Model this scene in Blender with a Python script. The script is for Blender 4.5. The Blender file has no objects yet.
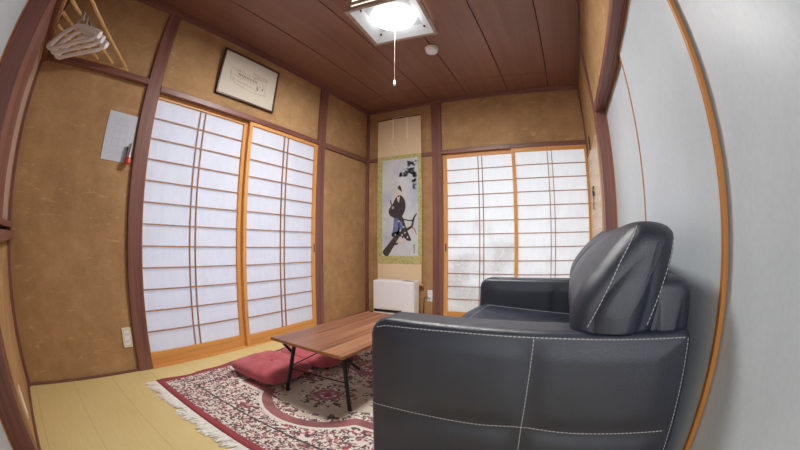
import bpy, bmesh, math, random
from mathutils import Vector, Matrix
from mathutils.bvhtree import BVHTree
random.seed(7)
PI = math.pi
scene = bpy.context.scene
COL = scene.collection

# ------------------------------------------------------------------ room numbers (metres, camera stands at x=0, y=0)
CAMZ = .815
XA, XC, YB, YD, H = -2.09, .378, 3.381, -.20, 2.40

# ------------------------------------------------------------------ node helpers
def srgb(r, g, b):
    f = lambda c: (c/255/12.92) if c/255 <= .04045 else ((c/255+.055)/1.055)**2.4
    return (f(r), f(g), f(b), 1)

class G:
    """small node graph builder"""
    def __init__(self, name):
        self.m = bpy.data.materials.new(name); self.m.use_nodes = True
        self.t = self.m.node_tree; self.t.nodes.clear()
        self.out = self.t.nodes.new('ShaderNodeOutputMaterial')
    def n(self, typ, **kw):
        nd = self.t.nodes.new('ShaderNode'+typ)
        for k, v in kw.items(): setattr(nd, k, v)
        return nd
    def link(self, a, b): self.t.links.new(a, b)
    def put(self, sock, v):
        if isinstance(v, bpy.types.NodeSocket): self.link(v, sock)
        else: sock.default_value = v
    def math(self, op, a, b=None, c=None, clamp=False):
        nd = self.n('Math', operation=op, use_clamp=clamp)
        self.put(nd.inputs[0], a)
        if b is not None: self.put(nd.inputs[1], b)
        if c is not None: self.put(nd.inputs[2], c)
        return nd.outputs[0]
    def coords(self, scale=(1, 1, 1), rot=(0, 0, 0), kind='Object'):
        tc = self.n('TexCoord'); mp = self.n('Mapping')
        self.link(tc.outputs[kind], mp.inputs[0])
        mp.inputs['Scale'].default_value = scale; mp.inputs['Rotation'].default_value = rot
        return mp.outputs[0]
    def noise(self, vec, scale, detail=4, rough=.55, dist=0):
        nd = self.n('TexNoise'); self.link(vec, nd.inputs['Vector'])
        nd.inputs['Scale'].default_value = scale; nd.inputs['Detail'].default_value = detail
        nd.inputs['Roughness'].default_value = rough; nd.inputs['Distortion'].default_value = dist
        return nd.outputs[0]
    def ramp(self, fac, stops, const=False):
        nd = self.n('ValToRGB'); self.put(nd.inputs[0], fac)
        cr = nd.color_ramp; cr.interpolation = 'CONSTANT' if const else 'LINEAR'
        while len(cr.elements) < len(stops): cr.elements.new(.5)
        for e, (p, c) in zip(cr.elements, stops): e.position = p; e.color = c
        return nd.outputs[0]
    def mix(self, fac, a, b, blend='MIX'):
        nd = self.n('MixRGB', blend_type=blend)
        self.put(nd.inputs[0], fac); self.put(nd.inputs[1], a); self.put(nd.inputs[2], b)
        return nd.outputs[0]
    def bump(self, h, strength=.2, dist=.01):
        nd = self.n('Bump'); self.put(nd.inputs['Height'], h)
        nd.inputs['Strength'].default_value = strength; nd.inputs['Distance'].default_value = dist
        return nd.outputs[0]
    def principled(self, col, rough=.5, metal=0, bump=None, spec=.5, sheen=0):
        p = self.n('BsdfPrincipled')
        self.put(p.inputs['Base Color'], col); self.put(p.inputs['Roughness'], rough)
        p.inputs['Metallic'].default_value = metal
        p.inputs['Specular IOR Level'].default_value = spec
        if sheen: p.inputs['Sheen Weight'].default_value = sheen
        if bump is not None: self.link(bump, p.inputs['Normal'])
        self.link(p.outputs[0], self.out.inputs[0])
        return self.m

def plain(name, rgb, rough=.5, metal=0, var=.06, scale=30, spec=.5):
    g = G(name); v = g.coords()
    n = g.noise(v, scale, 3)
    c = srgb(*rgb)
    lo = tuple(x*(1-var) for x in c[:3])+(1,); hi = tuple(min(1, x*(1+var)) for x in c[:3])+(1,)
    return g.principled(g.ramp(n, [(.3, lo), (.7, hi)]), rough, metal, spec=spec)

def wood(name, a, b, axis=2, rough=.45, grain=26, bumpy=.1, spec=.5):
    """straight grained wood, grain along the axis"""
    g = G(name)
    s = [grain, grain, grain]; s[axis] = grain*.035
    v = g.coords(tuple(s))
    n1 = g.noise(v, 1.0, 6, .6, .6)
    s2 = [110, 110, 110]; s2[axis] = 3
    n2 = g.noise(g.coords(tuple(s2)), 1.0, 2, .5)
    f = g.math('ADD', g.math('MULTIPLY', n1, .75), g.math('MULTIPLY', n2, .25))
    return g.principled(g.ramp(f, [(.32, srgb(*a)), (.68, srgb(*b))]), rough, 0, g.bump(f, bumpy, .003), spec)

M = {}
def mats():
    # sandy plaster
    g = G('ochre_plaster'); v = g.coords()
    big = g.noise(v, 1.6, 5, .6); mid = g.noise(v, 9, 4, .6); fine = g.noise(v, 260, 2, .7)
    streak = g.noise(g.coords((3, 3, 14)), 2.2, 5, .65, .8)
    c = g.ramp(g.math('ADD', g.math('MULTIPLY', big, .6), g.math('MULTIPLY', mid, .4)),
               [(.32, srgb(146, 113, 80)), (.50, srgb(176, 139, 99)), (.68, srgb(200, 164, 122))])
    scuff = g.ramp(streak, [(.60, (0, 0, 0, 1)), (.68, (1, 1, 1, 1))])
    c = g.mix(g.math('MULTIPLY', scuff, .55), c, srgb(222, 192, 142))
    c = g.mix(.3, c, g.ramp(fine, [(.3, srgb(142, 108, 74)), (.7, srgb(210, 172, 128))]))
    M['plaster'] = g.principled(c, .95, 0, g.bump(fine, .35, .002), .15)
    M['post'] = wood('dark_post_wood', (103, 64, 55), (147, 101, 91), 2, .42)
    M['post_x'] = wood('dark_rail_wood_x', (103, 64, 55), (147, 101, 91), 0, .42)
    M['post_y'] = wood('dark_rail_wood_y', (103, 64, 55), (147, 101, 91), 1, .42)
    M['shoji_v'] = wood('shoji_wood', (204, 140, 74), (234, 178, 108), 2, .5)
    M['shoji_x'] = wood('shoji_wood_x', (204, 140, 74), (234, 178, 108), 0, .5)
    M['shoji_y'] = wood('shoji_wood_y', (204, 140, 74), (234, 178, 108), 1, .5)
    M['lattice'] = wood('lattice_wood', (158, 112, 74), (190, 142, 98), 2, .55)
    M['fusuma_wood'] = wood('fusuma_edge_wood', (156, 98, 42), (190, 128, 62), 2, .45)
    M['rod'] = wood('pale_rod_wood', (188, 146, 92), (222, 184, 128), 0, .5)
    # ceiling boards
    g = G('ceiling_board_wood')
    n1 = g.noise(g.coords((16, .6, 16)), 1, 6, .6, .7); n2 = g.noise(g.coords(), 1.2, 3)
    f = g.math('ADD', g.math('MULTIPLY', n1, .6), g.math('MULTIPLY', n2, .4))
    M['ceil'] = g.principled(g.ramp(f, [(.3, srgb(116, 81, 68)), (.7, srgb(146, 106, 90))]), .38, 0, g.bump(n1, .06, .003), .5)
    M['gap'] = plain('dark_gap', (44, 28, 24), .8)
    # straw floor
    g = G('straw_floor'); tc = g.coords()
    sx = g.n('SeparateXYZ'); g.link(tc, sx.inputs[0])
    weave = g.n('TexWave'); weave.bands_direction = 'Y'; g.link(tc, weave.inputs[0])
    weave.inputs['Scale'].default_value = 60; weave.inputs['Distortion'].default_value = .6
    fine = g.noise(g.coords((6, 180, 6)), 1, 3, .6); big = g.noise(tc, 1.7, 4)
    base = g.ramp(g.math('ADD', g.math('MULTIPLY', fine, .5), g.math('MULTIPLY', big, .5)),
                  [(.3, srgb(216, 194, 132)), (.7, srgb(234, 214, 156))])
    fr = g.math('FRACT', g.math('MULTIPLY', g.math('ADD', sx.outputs[1], 10.265), 1/.285))
    ln = g.math('LESS_THAN', g.math('ABSOLUTE', g.math('SUBTRACT', fr, .5)), .010)
    base = g.mix(g.math('MULTIPLY', ln, .22), base, srgb(150, 118, 62))
    M['floor'] = g.principled(base, .6, 0, g.bump(weave.outputs[1], .12, .002), .35)
    # shoji paper: lets daylight through
    for nm, tint, frost in (('paper', (226, 227, 233), 0), ('paper_back', (238, 240, 242), 0), ('paper_frost', (238, 240, 242), 1)):
        g = G('shoji_'+nm); v = g.coords()
        fib = g.noise(g.coords((30, 30, 8)), 1, 5, .7)
        c = g.ramp(fib, [(.3, srgb(*[t-8 for t in tint])), (.7, srgb(*tint))])
        if frost:
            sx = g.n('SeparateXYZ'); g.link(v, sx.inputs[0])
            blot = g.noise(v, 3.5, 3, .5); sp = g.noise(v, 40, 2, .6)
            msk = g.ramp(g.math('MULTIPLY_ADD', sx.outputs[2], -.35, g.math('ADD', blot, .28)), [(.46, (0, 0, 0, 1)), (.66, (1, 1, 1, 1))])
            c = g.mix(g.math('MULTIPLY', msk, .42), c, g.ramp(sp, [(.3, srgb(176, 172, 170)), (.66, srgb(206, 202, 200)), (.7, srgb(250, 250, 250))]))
        d = g.n('BsdfDiffuse'); t = g.n('BsdfTranslucent'); mx = g.n('MixShader')
        g.link(c, d.inputs[0]); g.link(c, t.inputs[0])
        mx.inputs[0].default_value = .5
        g.link(d.outputs[0], mx.inputs[1]); g.link(t.outputs[0], mx.inputs[2]); g.link(mx.outputs[0], g.out.inputs[0])
        M[nm] = g.m
    # fusuma paper, faint cool sheen
    g = G('fusuma_paper'); v = g.coords()
    n = g.noise(v, 60, 4, .65); b = g.noise(v, 2.5, 3)
    c = g.ramp(g.math('ADD', g.math('MULTIPLY', n, .35), g.math('MULTIPLY', b, .65)), [(.3, srgb(186, 195, 203)), (.7, srgb(204, 212, 219))])
    M['fusuma'] = g.principled(c, .42, 0, g.bump(n, .08, .002), .4)
    # leather
    g = G('black_leather'); v = g.coords()
    vor = g.n('TexVoronoi'); vor.feature = 'DISTANCE_TO_EDGE'; g.link(v, vor.inputs['Vector']); vor.inputs['Scale'].default_value = 260
    cr = g.noise(v, 9, 3, .5); n = g.noise(v, 5, 3)
    hgt = g.math('ADD', g.math('MULTIPLY', vor.outputs['Distance'], .8), g.math('MULTIPLY', cr, .9))
    c = g.ramp(n, [(.3, srgb(26, 33, 48)), (.7, srgb(37, 45, 63))])
    M['leather'] = g.principled(c, g.ramp(n, [(.3, (.36, .36, .36, 1)), (.7, (.46, .46, .46, 1))]), 0, g.bump(hgt, .3, .004), .8)
    M['thread'] = plain('white_thread', (190, 190, 190), .7)
    M['foot'] = plain('dark_plastic', (24, 24, 26), .5)
    # table
    g = G('walnut_board')
    n1 = g.noise(g.coords((34, 1.3, 34)), 1, 6, .65, .8); n2 = g.noise(g.coords((7, .5, 7)), 1, 3)
    f = g.math('ADD', g.math('MULTIPLY', n1, .65), g.math('MULTIPLY', n2, .35))
    tc = g.coords(); sx = g.n('SeparateXYZ'); g.link(tc, sx.inputs[0])
    pl = g.math('FLOOR', g.math('MULTIPLY', sx.outputs[0], 1/.06)); wn = g.n('TexWhiteNoise', noise_dimensions='1D'); g.link(pl, wn.inputs['W'])
    f = g.math('ADD', g.math('MULTIPLY', f, .8), g.math('MULTIPLY', wn.outputs[0], .12))
    M['walnut'] = g.principled(g.ramp(f, [(.34, srgb(98, 58, 42)), (.5, srgb(156, 108, 82)), (.66, srgb(206, 160, 128))]), .36, 0, g.bump(n1, .06, .002), .5)
    M['edge_oak'] = wood('table_edge_wood', (150, 98, 56), (186, 132, 84), 1, .5)
    M['black_metal'] = plain('black_metal', (30, 31, 34), .38, .3)
    # cushion fabric
    g = G('rose_fabric'); v = g.coords()
    n = g.noise(v, 380, 2, .6); b = g.noise(v, 14, 4, .6)
    c = g.ramp(g.math('ADD', g.math('MULTIPLY', n, .5), g.math('MULTIPLY', b, .5)), [(.3, srgb(160, 66, 76)), (.7, srgb(206, 108, 114))])
    M['rose'] = g.principled(c, .95, 0, g.bump(g.math('ADD', n, g.math('MULTIPLY', b, 1.4)), .4, .004), .1, .3)
    M['white_plastic'] = plain('white_plastic', (240, 242, 249), .35, 0, .02)
    M['cord'] = plain('pinkish_cord', (150, 128, 120), .8)
    M['grey_plastic'] = plain('grey_plastic', (165, 166, 176), .4, 0, .04)
    M['hanger'] = plain('milky_plastic', (242, 241, 244), .3, 0, .05)
    M['beige_plastic'] = plain('beige_plastic', (226, 220, 196), .4, 0, .03)
    M['dark'] = plain('black_slot', (22, 22, 24), .6)
    M['steel'] = plain('brushed_steel', (190, 194, 204), .28, .8)
    M['red_plastic'] = plain('orange_red_plastic', (206, 70, 44), .35)
    M['white_paper'] = plain('white_paper', (206, 212, 226), .8, 0, .02)
    M['ink'] = plain('grey_ink', (186, 192, 206), .8)
    M['dark_frame'] = plain('dark_frame_wood', (70, 42, 30), .4)
    M['grey_wood'] = wood('greyed_lamp_wood', (150, 128, 118), (186, 166, 154), 0, .5)
    M['reflector'] = plain('white_enamel', (226, 236, 244), .4, 0, .01)
    g = G('lamp_glow'); e = g.n('Emission'); e.inputs[0].default_value = (1, .97, .93, 1); e.inputs[1].default_value = LAMP
    g.link(e.outputs[0], g.out.inputs[0]); M['glow'] = g.m
    g = G('lamp_side'); v = g.coords(); d = g.n('BsdfDiffuse'); t = g.n('BsdfTranslucent'); mx = g.n('MixShader')
    d.inputs[0].default_value = srgb(240, 232, 220); t.inputs[0].default_value = srgb(245, 238, 225); mx.inputs[0].default_value = .5
    em = g.n('Emission'); em.inputs[0].default_value = (1, .93, .84, 1); em.inputs[1].default_value = .45; ad = g.n('AddShader')
    g.link(d.outputs[0], mx.inputs[1]); g.link(t.outputs[0], mx.inputs[2]); g.link(mx.outputs[0], ad.inputs[0]); g.link(em.outputs[0], ad.inputs[1]); g.link(ad.outputs[0], g.out.inputs[0]); M['lamp_side'] = g.m
    # scroll
    g = G('green_brocade'); v = g.coords(); n = g.noise(v, 120, 3, .6)
    vor = g.n('TexVoronoi'); g.link(v, vor.inputs['Vector']); vor.inputs['Scale'].default_value = 38
    f = g.math('ADD', g.math('MULTIPLY', n, .5), g.math('MULTIPLY', vor.outputs['Distance'], .8))
    M['green'] = g.principled(g.ramp(f, [(.3, srgb(158, 152, 90)), (.75, srgb(194, 187, 126))]), .8)
    M['cream_silk'] = plain('cream_silk', (226, 202, 168), .8, 0, .06, 90)
    M['ribbon'] = plain('pale_ribbon', (244, 230, 208), .8)
    g = G('painting_silk'); v = g.coords(); n = g.noise(v, 3.2, 4, .55)
    c = g.ramp(n, [(.35, srgb(176, 188, 206)), (.55, srgb(208, 212, 218)), (.7, srgb(196, 212, 204))])
    M['silk'] = g.principled(c, .7)
    M['robe'] = plain('charcoal_pigment', (62, 56, 62), .8, 0, .2, 40)
    M['hakama'] = plain('blue_pigment', (112, 120, 170), .8, 0, .2, 40)
    M['skin'] = plain('pale_pigment', (226, 200, 184), .8)
    M['bark'] = plain('bark_pigment', (72, 62, 62), .8, 0, .3, 60)
    M['pine'] = plain('pine_pigment', (150, 160, 166), .8, 0, .3, 90)
    M['red_pigment'] = plain('red_pigment', (176, 60, 60), .8)
    M['mat_board'] = plain('ivory_print_paper', (212, 204, 190), .7, 0, .02)
    M['sketch'] = plain('brown_sketch_ink', (186, 158, 136), .8, 0, .1)
    M['sketch_dark'] = plain('dark_sketch_ink', (92, 72, 62), .8)
    g = G('pale_pane'); v = g.coords(); n = g.noise(v, 20, 3)
    M['pane'] = g.principled(g.ramp(n, [(.3, srgb(186, 160, 146)), (.7, srgb(206, 182, 168))]), .5)
    M['pale_panel'] = plain('pale_panel', (214, 186, 152), .25, 0, .05, 12)
    rug_material()

def rug_material():
    g = G('red_cream_rug'); tc = g.coords(); sx = g.n('SeparateXYZ'); g.link(tc, sx.inputs[0])
    m = g.math
    wob = m('MULTIPLY', m('SUBTRACT', g.noise(tc, 30, 2), .5), .012)
    u = m('ABSOLUTE', sx.outputs[0]); w = m('ABSOLUTE', sx.outputs[1])
    HW, HL = .80, 1.15
    v = m('SUBTRACT', HL, w)
    d = m('MINIMUM', m('SUBTRACT', HW, u), v)
    # palette of flowers: random colour per cell
    def cells(scale, stops, rnd=1.0):
        vo = g.n('TexVoronoi'); g.link(tc, vo.inputs['Vector']); vo.inputs['Scale'].default_value = scale
        vo.inputs['Randomness'].default_value = rnd
        s = g.n('SeparateColor'); g.link(vo.outputs['Color'], s.inputs[0])
        return g.ramp(s.outputs[0], stops, True), vo.outputs['Distance']
    CR, RO, DK, RD, PK = srgb(234, 224, 214), srgb(160, 92, 98), srgb(60, 52, 54), srgb(160, 50, 68), srgb(194, 152, 148)
    c1, d1 = cells(88, [(0, CR), (.34, DK), (.60, RO), (.80, PK)])
    c2, d2 = cells(62, [(0, CR), (.42, RD), (.62, DK), (.80, PK)])
    c3, d3 = cells(105, [(0, CR), (.48, DK), (.74, RO)])
    col = g.mix(m('GREATER_THAN', g.noise(tc, 16, 2), .5), c1, c3)
    # inner border
    ib = g.mix(m('GREATER_THAN', g.noise(tc, 13, 2), .47), c2, c3)
    col = g.mix(m('GREATER_THAN', d, .195), col, ib)
    # scalloped field
    lob = m('SUBTRACT', m('SQRT', m('ADD', m('POWER', u, 2), m('POWER', m('SUBTRACT', v, .62), 2))), .315)
    side = m('SUBTRACT', m('SQRT', m('ADD', m('POWER', m('SUBTRACT', u, .30), 2), m('POWER', m('SUBTRACT', v, 1.15), 2))), .30)
    box = m('MAXIMUM', m('SUBTRACT', u, .47), m('SUBTRACT', .47, v))
    s = m('ADD', m('SMOOTH_MIN', m('SMOOTH_MIN', lob, box, .02), side, .03), m('MULTIPLY', wob, .6))
    field = srgb(206, 194, 174)
    sprig, _ = cells(55, [(0, field), (.30, srgb(66, 70, 58)), (.62, RO), (.85, CR)])
    edge = m('MULTIPLY', m('GREATER_THAN', s, -.105), m('GREATER_THAN', g.noise(tc, 14, 3), .5))
    inside = g.mix(edge, field, sprig)
    inside = g.mix(m('GREATER_THAN', s, -.055), inside, c3)
    # rosettes
    def rosette(inside, cx, cv, r):
        du = m('SUBTRACT', u, cx); dv = m('SUBTRACT', v, cv)
        rr = m('ADD', m('SQRT', m('ADD', m('POWER', du, 2), m('POWER', dv, 2))), m('MULTIPLY', wob, 4.5))
        inside = g.mix(m('MULTIPLY', m('LESS_THAN', rr, r*1.6), m('GREATER_THAN', g.noise(tc, 22, 2), .48)), inside, sprig)
        inside = g.mix(m('LESS_THAN', rr, r), inside, c1)
        inside = g.mix(m('MULTIPLY', m('LESS_THAN', rr, r*.72), m('GREATER_THAN', rr, r*.42)), inside, RO)
        return g.mix(m('LESS_THAN', rr, r*.25), inside, RD)
    inside = rosette(inside, 0, .635, .10)
    inside = rosette(inside, .30, .80, .10)
    inside = rosette(inside, 0, 1.15, .22)
    inside = rosette(inside, .25, 1.08, .09)
    col = g.mix(m('LESS_THAN', s, 0), col, inside)
    white = m('LESS_THAN', m('ABSOLUTE', m('SUBTRACT', s, .036)), .010)
    col = g.mix(white, col, srgb(232, 224, 214))
    mv = m('LESS_THAN', m('ABSOLUTE', s), .028)
    n = g.noise(tc, 8, 2)
    col = g.mix(mv, col, g.ramp(n, [(.35, srgb(122, 62, 66)), (.6, srgb(160, 88, 92))]))
    bl = m('LESS_THAN', m('ABSOLUTE', m('SUBTRACT', d, .192)), .005)
    col = g.mix(bl, col, srgb(40, 36, 40))
    col = g.mix(m('LESS_THAN', d, .045), col, srgb(160, 36, 56))
    pile = g.noise(tc, 420, 2, .6)
    col = g.mix(.14, col, g.ramp(pile, [(.3, srgb(120, 110, 104)), (.7, srgb(240, 232, 226))]), 'MIX')
    M['rug'] = g.principled(col, .98, 0, g.bump(pile, .5, .004), .1)
    M['fringe'] = plain('cream_fringe', (248, 244, 236), .95, 0, .12, 60)

# ------------------------------------------------------------------ mesh helpers
class MB:
    def __init__(self): self.v = []; self.f = []; self.s = []
    def add(self, verts, faces, smooth=False):
        o = len(self.v); self.v += [tuple(p) for p in verts]
        self.f += [tuple(i+o for i in f) for f in faces]; self.s += [smooth]*len(faces)
        return self
    def box(self, x0, x1, y0, y1, z0, z1, mat=None, bev=0):
        if x1 < x0: x0, x1 = x1, x0
        if y1 < y0: y0, y1 = y1, y0
        if z1 < z0: z0, z1 = z1, z0
        bm = bmesh.new(); bmesh.ops.create_cube(bm, size=1)
        for v in bm.verts: v.co = Vector(((x0+x1)/2+v.co.x*(x1-x0), (y0+y1)/2+v.co.y*(y1-y0), (z0+z1)/2+v.co.z*(z1-z0)))
        if bev: bmesh.ops.bevel(bm, geom=bm.edges[:], offset=min(bev, .49*min(x1-x0, y1-y0, z1-z0)), segments=2, profile=.5, affect='EDGES')
        if mat is not None: bmesh.ops.transform(bm, matrix=mat, verts=bm.verts)
        bm.verts.index_update()
        self.add([v.co[:] for v in bm.verts], [[v.index for v in f.verts] for f in bm.faces]); bm.free()
        return self
    def tube(self, pts, r, n=10, caps=True, smooth=True):
        pts = [Vector(p) for p in pts]
        rs = r if isinstance(r, (list, tuple)) else [r]*len(pts)
        t0 = (pts[1]-pts[0]).normalized()
        up = Vector((0, 0, 1)) if abs(t0.z) < .9 else Vector((1, 0, 0))
        nrm = t0.cross(up).normalized()
        vs = []
        for i, p in enumerate(pts):
            a = pts[max(i-1, 0)]; b = pts[min(i+1, len(pts)-1)]
            t = (b-a).normalized()
            nrm = (nrm-t*nrm.dot(t)).normalized(); bn = t.cross(nrm)
            for k in range(n):
                an = 2*PI*k/n
                vs.append(p+(nrm*math.cos(an)+bn*math.sin(an))*rs[i])
        fs = []
        for i in range(len(pts)-1):
            for k in range(n):
                fs.append((i*n+k, i*n+(k+1) % n, (i+1)*n+(k+1) % n, (i+1)*n+k))
        self.add(vs, fs, smooth)
        if caps:
            self.add(vs[:n], [tuple(range(n-1, -1, -1))]); self.add(vs[-n:], [tuple(range(n))])
        return self
    def cyl(self, c, axis, r, h, n=32, r2=None):
        c = Vector(c); a = Vector(axis).normalized()
        return self.tube([c, c+a*h], [r, r if r2 is None else r2], n)
    def lathe(self, c, prof, n=40):
        """prof: (radius, z) list, round the vertical axis through c"""
        vs = []; fs = []
        for r, z in prof:
            for k in range(n): vs.append((c[0]+r*math.cos(2*PI*k/n), c[1]+r*math.sin(2*PI*k/n), c[2]+z))
        for i in range(len(prof)-1):
            for k in range(n): fs.append((i*n+k, i*n+(k+1) % n, (i+1)*n+(k+1) % n, (i+1)*n+k))
        self.add(vs, fs, True)
        self.add(vs[:n], [tuple(range(n-1, -1, -1))]); self.add(vs[-n:], [tuple(range(n))])
        return self
    def prism(self, poly, put, d0, d1):
        """flat outline poly (a,b); put(a,b,d) gives the 3D point"""
        n = len(poly)
        vs = [put(a, b, d0) for a, b in poly]+[put(a, b, d1) for a, b in poly]
        fs = [tuple(range(n)), tuple(range(2*n-1, n-1, -1))]+[(i, (i+1) % n, n+(i+1) % n, n+i) for i in range(n)]
        return self.add(vs, fs)
    def mesh(self, name):
        me = bpy.data.meshes.new(name); me.from_pydata(self.v, [], self.f)
        me.polygons.foreach_set('use_smooth', self.s)
        bm = bmesh.new(); bm.from_mesh(me); bmesh.ops.recalc_face_normals(bm, faces=bm.faces); bm.to_mesh(me); bm.free()
        me.update(); return me
    def build(self, name, mat, parent=None):
        me = self.mesh(name); me.materials.append(mat)
        o = bpy.data.objects.new(name, me); COL.objects.link(o)
        if parent is not None: o.parent = parent
        return o

def tag(o, label=None, cat=None, group=None, kind=None):
    if label: o['label'] = label
    if cat: o['category'] = cat
    if group: o['group'] = group
    if kind: o['kind'] = kind
    return o
def empty(name, loc=(0, 0, 0), rz=0, **kw):
    o = bpy.data.objects.new(name, None); COL.objects.link(o); o.location = loc; o.rotation_euler = (0, 0, rz)
    o.empty_display_size = .1
    return tag(o, **kw)
def struct(mb, name, mat, label, cat, parent=None):
    return tag(mb.build(name, mat, parent), label, cat, kind='structure')

def rounded_profile(corners, n=120):
    """corners: (x, z, radius) in order; returns n evenly spaced points and outward normals (2D)"""
    P = []
    m = len(corners)
    for i in range(m):
        p = Vector(corners[i][:2]); r = corners[i][2]
        a = Vector(corners[i-1][:2]); b = Vector(corners[(i+1) % m][:2])
        da = (a-p).normalized(); db = (b-p).normalized()
        ang = math.acos(max(-1, min(1, da.dot(db))))
        t = r/math.tan(ang/2); c = p+(da+db).normalized()*(r/math.sin(ang/2))
        s = p+da*t; e = p+db*t
        a0 = math.atan2(s.y-c.y, s.x-c.x); a1 = math.atan2(e.y-c.y, e.x-c.x)
        dd = (a1-a0+PI) % (2*PI)-PI
        for k in range(13):
            an = a0+dd*k/12; P.append(c+Vector((math.cos(an), math.sin(an)))*r)
    return resample(P, n)
def resample(P, n):
    P = [Vector(p) for p in P]; L = [0]
    for i in range(len(P)): L.append(L[-1]+(P[(i+1) % len(P)]-P[i]).length)
    out = []; j = 0
    for k in range(n):
        t = L[-1]*k/n
        while L[j+1] < t: j += 1
        f = (t-L[j])/max(1e-9, L[j+1]-L[j]); out.append(P[j].lerp(P[(j+1) % len(P)], f))
    ar = sum(out[i].x*out[(i+1) % n].y-out[(i+1) % n].x*out[i].y for i in range(n))
    if ar < 0: out.reverse()
    nr = []
    for i in range(n):
        t = out[(i+2) % n]-out[i-2]; nr.append(Vector((t.y, -t.x)).normalized())
    return out, nr
def catmull(P, n=16):
    out = []; m = len(P)
    for i in range(m):
        p0, p1, p2, p3 = [Vector(P[(i+k) % m]) for k in (-1, 0, 1, 2)]
        for k in range(n):
            t = k/n
            out.append(.5*((2*p1)+(p2-p0)*t+(2*p0-5*p1+4*p2-p3)*t*t+(3*p1-p0-3*p2+p3)*t**3))
    return out
def loft(mb, prof, y0, y1, r, nseg=8, rows=10, puff=None, crown=None, rings=10, e=2.0, warp=None):
    """closed profile in xz swept along y with its ends rounded by r and softly capped"""
    P, N = prof; n = len(P)
    c = sum(P, Vector((0, 0)))/n
    ys = []
    for k in range(nseg+1):
        a = k/nseg*PI/2; ys.append((y0+r*(1-math.sin(a)**(2/e)), r*(1-math.cos(a)**(2/e))))
    ys = ys[::-1]; 
    sec = [(y, ins) for y, ins in ys]
    mid = [(y0+r+(y1-y0-2*r)*k/rows, 0) for k in range(1, rows)]
    end = [(y0+y1-y, ins) for y, ins in ys[::-1]]
    allsec = sec+mid+end
    def pt(i, ins, y):
        q = P[i]-N[i]*ins
        z = q.y+(crown(q.x, y, q.y) if crown else 0)
        return (q.x+(warp(q.x, y, q.y) if warp else 0), y, z)
    # order: sec[0] must be the outermost ring (largest inset) at y0
    sec = sorted(allsec, key=lambda s: s[0])
    vs = [pt(i, ins, y) for y, ins in sec for i in range(n)]
    fs = [(a*n+i, a*n+(i+1) % n, (a+1)*n+(i+1) % n, (a+1)*n+i) for a in range(len(sec)-1) for i in range(n)]
    mb.add(vs, fs, True)
    for yv, ins, sg in ((sec[0][0], sec[0][1], -1), (sec[-1][0], sec[-1][1], 1)):
        cv = []; cf = []
        for k in range(rings):
            s = 1-k/rings
            for i in range(n):
                q = P[i]-N[i]*ins; q = c+(q-c)*s
                b = puff(q.x, q.y, s) if puff else 0
                z = q.y+(crown(q.x, yv, q.y) if crown else 0)
                cv.append((q.x+(warp(q.x, yv, q.y) if warp else 0), yv+sg*b, z))
        cv.append((c.x+(warp(c.x, yv, c.y) if warp else 0), yv+sg*(puff(c.x, c.y, 0) if puff else 0), c.y+(crown(c.x, yv, c.y) if crown else 0)))
        for k in range(rings-1):
            for i in range(n): cf.append((k*n+i, k*n+(i+1) % n, (k+1)*n+(i+1) % n, (k+1)*n+i))
        for i in range(n): cf.append(((rings-1)*n+i, (rings-1)*n+(i+1) % n, rings*n))
        mb.add(cv, cf, True)
    return mb
def weld(o, d=.0004):
    bm = bmesh.new(); bm.from_mesh(o.data); bmesh.ops.remove_doubles(bm, verts=bm.verts, dist=d)
    bmesh.ops.recalc_face_normals(bm, faces=bm.faces)
    for f in bm.faces: f.smooth = True
    bm.to_mesh(o.data); bm.free()
def stitches(owner, tree, path, direction, start, dash=.0085, pitch=.0115, r=.0015):
    """a line of white dashes along a path thrown onto a surface, a sub-part of its owner"""
    mb = MB()
    d = Vector(direction); pts = []
    for i in range(len(path)-1):
        a, b = Vector(path[i]), Vector(path[i+1]); m = max(2, int((b-a).length/.003))
        for k in range(m):
            p = a.lerp(b, k/m); h = tree.ray_cast(p-d*start, d)
            if h[0] is not None: pts.append(h[0]-d*.0006)
    if len(pts) < 3: return
    L = [0]
    for i in range(len(pts)-1): L.append(L[-1]+(pts[i+1]-pts[i]).length)
    def at(t):
        for i in range(len(L)-1):
            if L[i+1] >= t: return pts[i].lerp(pts[i+1], (t-L[i])/max(1e-9, L[i+1]-L[i]))
        return pts[-1]
    t = 0
    while t+dash < L[-1]:
        mb.tube([at(t), at(t+dash*.5), at(t+dash)], [r*.7, r, r*.7], 6); t += pitch
    mb.build('stitching', M['thread'], owner)
def tree_of(o):
    return BVHTree.FromPolygons([v.co[:] for v in o.data.vertices], [p.vertices[:] for p in o.data.polygons])

LAMP = 2.3
mats()

# ------------------------------------------------------------------ room shell
WA, WB, WC, WD = XA-.012, YB+.015, XC+.004, YD-.008      # plaster faces
KB, KT = 1.752, 1.798                                    # head rail over the sliding screens
b = MB().box(XA-.20, .60, -.55, YB+.25, -.10, 0)
struct(b, 'floor', M['floor'], 'yellow woven straw floor with faint seams', 'floor')
b = MB().box(XA-.2, .6, -.55, YB+.25, H+.012, H+.10)
ceil = struct(b, 'ceiling', M['gap'], 'brown wooden board ceiling', 'ceiling')
xs = [XA-.15, -1.72, -1.265, -.838, -.392, .052, .55]
for i in range(6):
    for ya, yb in ((-.5, 3.015), (3.021, YB+.2)):
        MB().box(xs[i]+.004, xs[i+1]-.004, ya, yb, H, H+.011, bev=.002).build('ceiling_board', M['ceil'], ceil)

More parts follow.
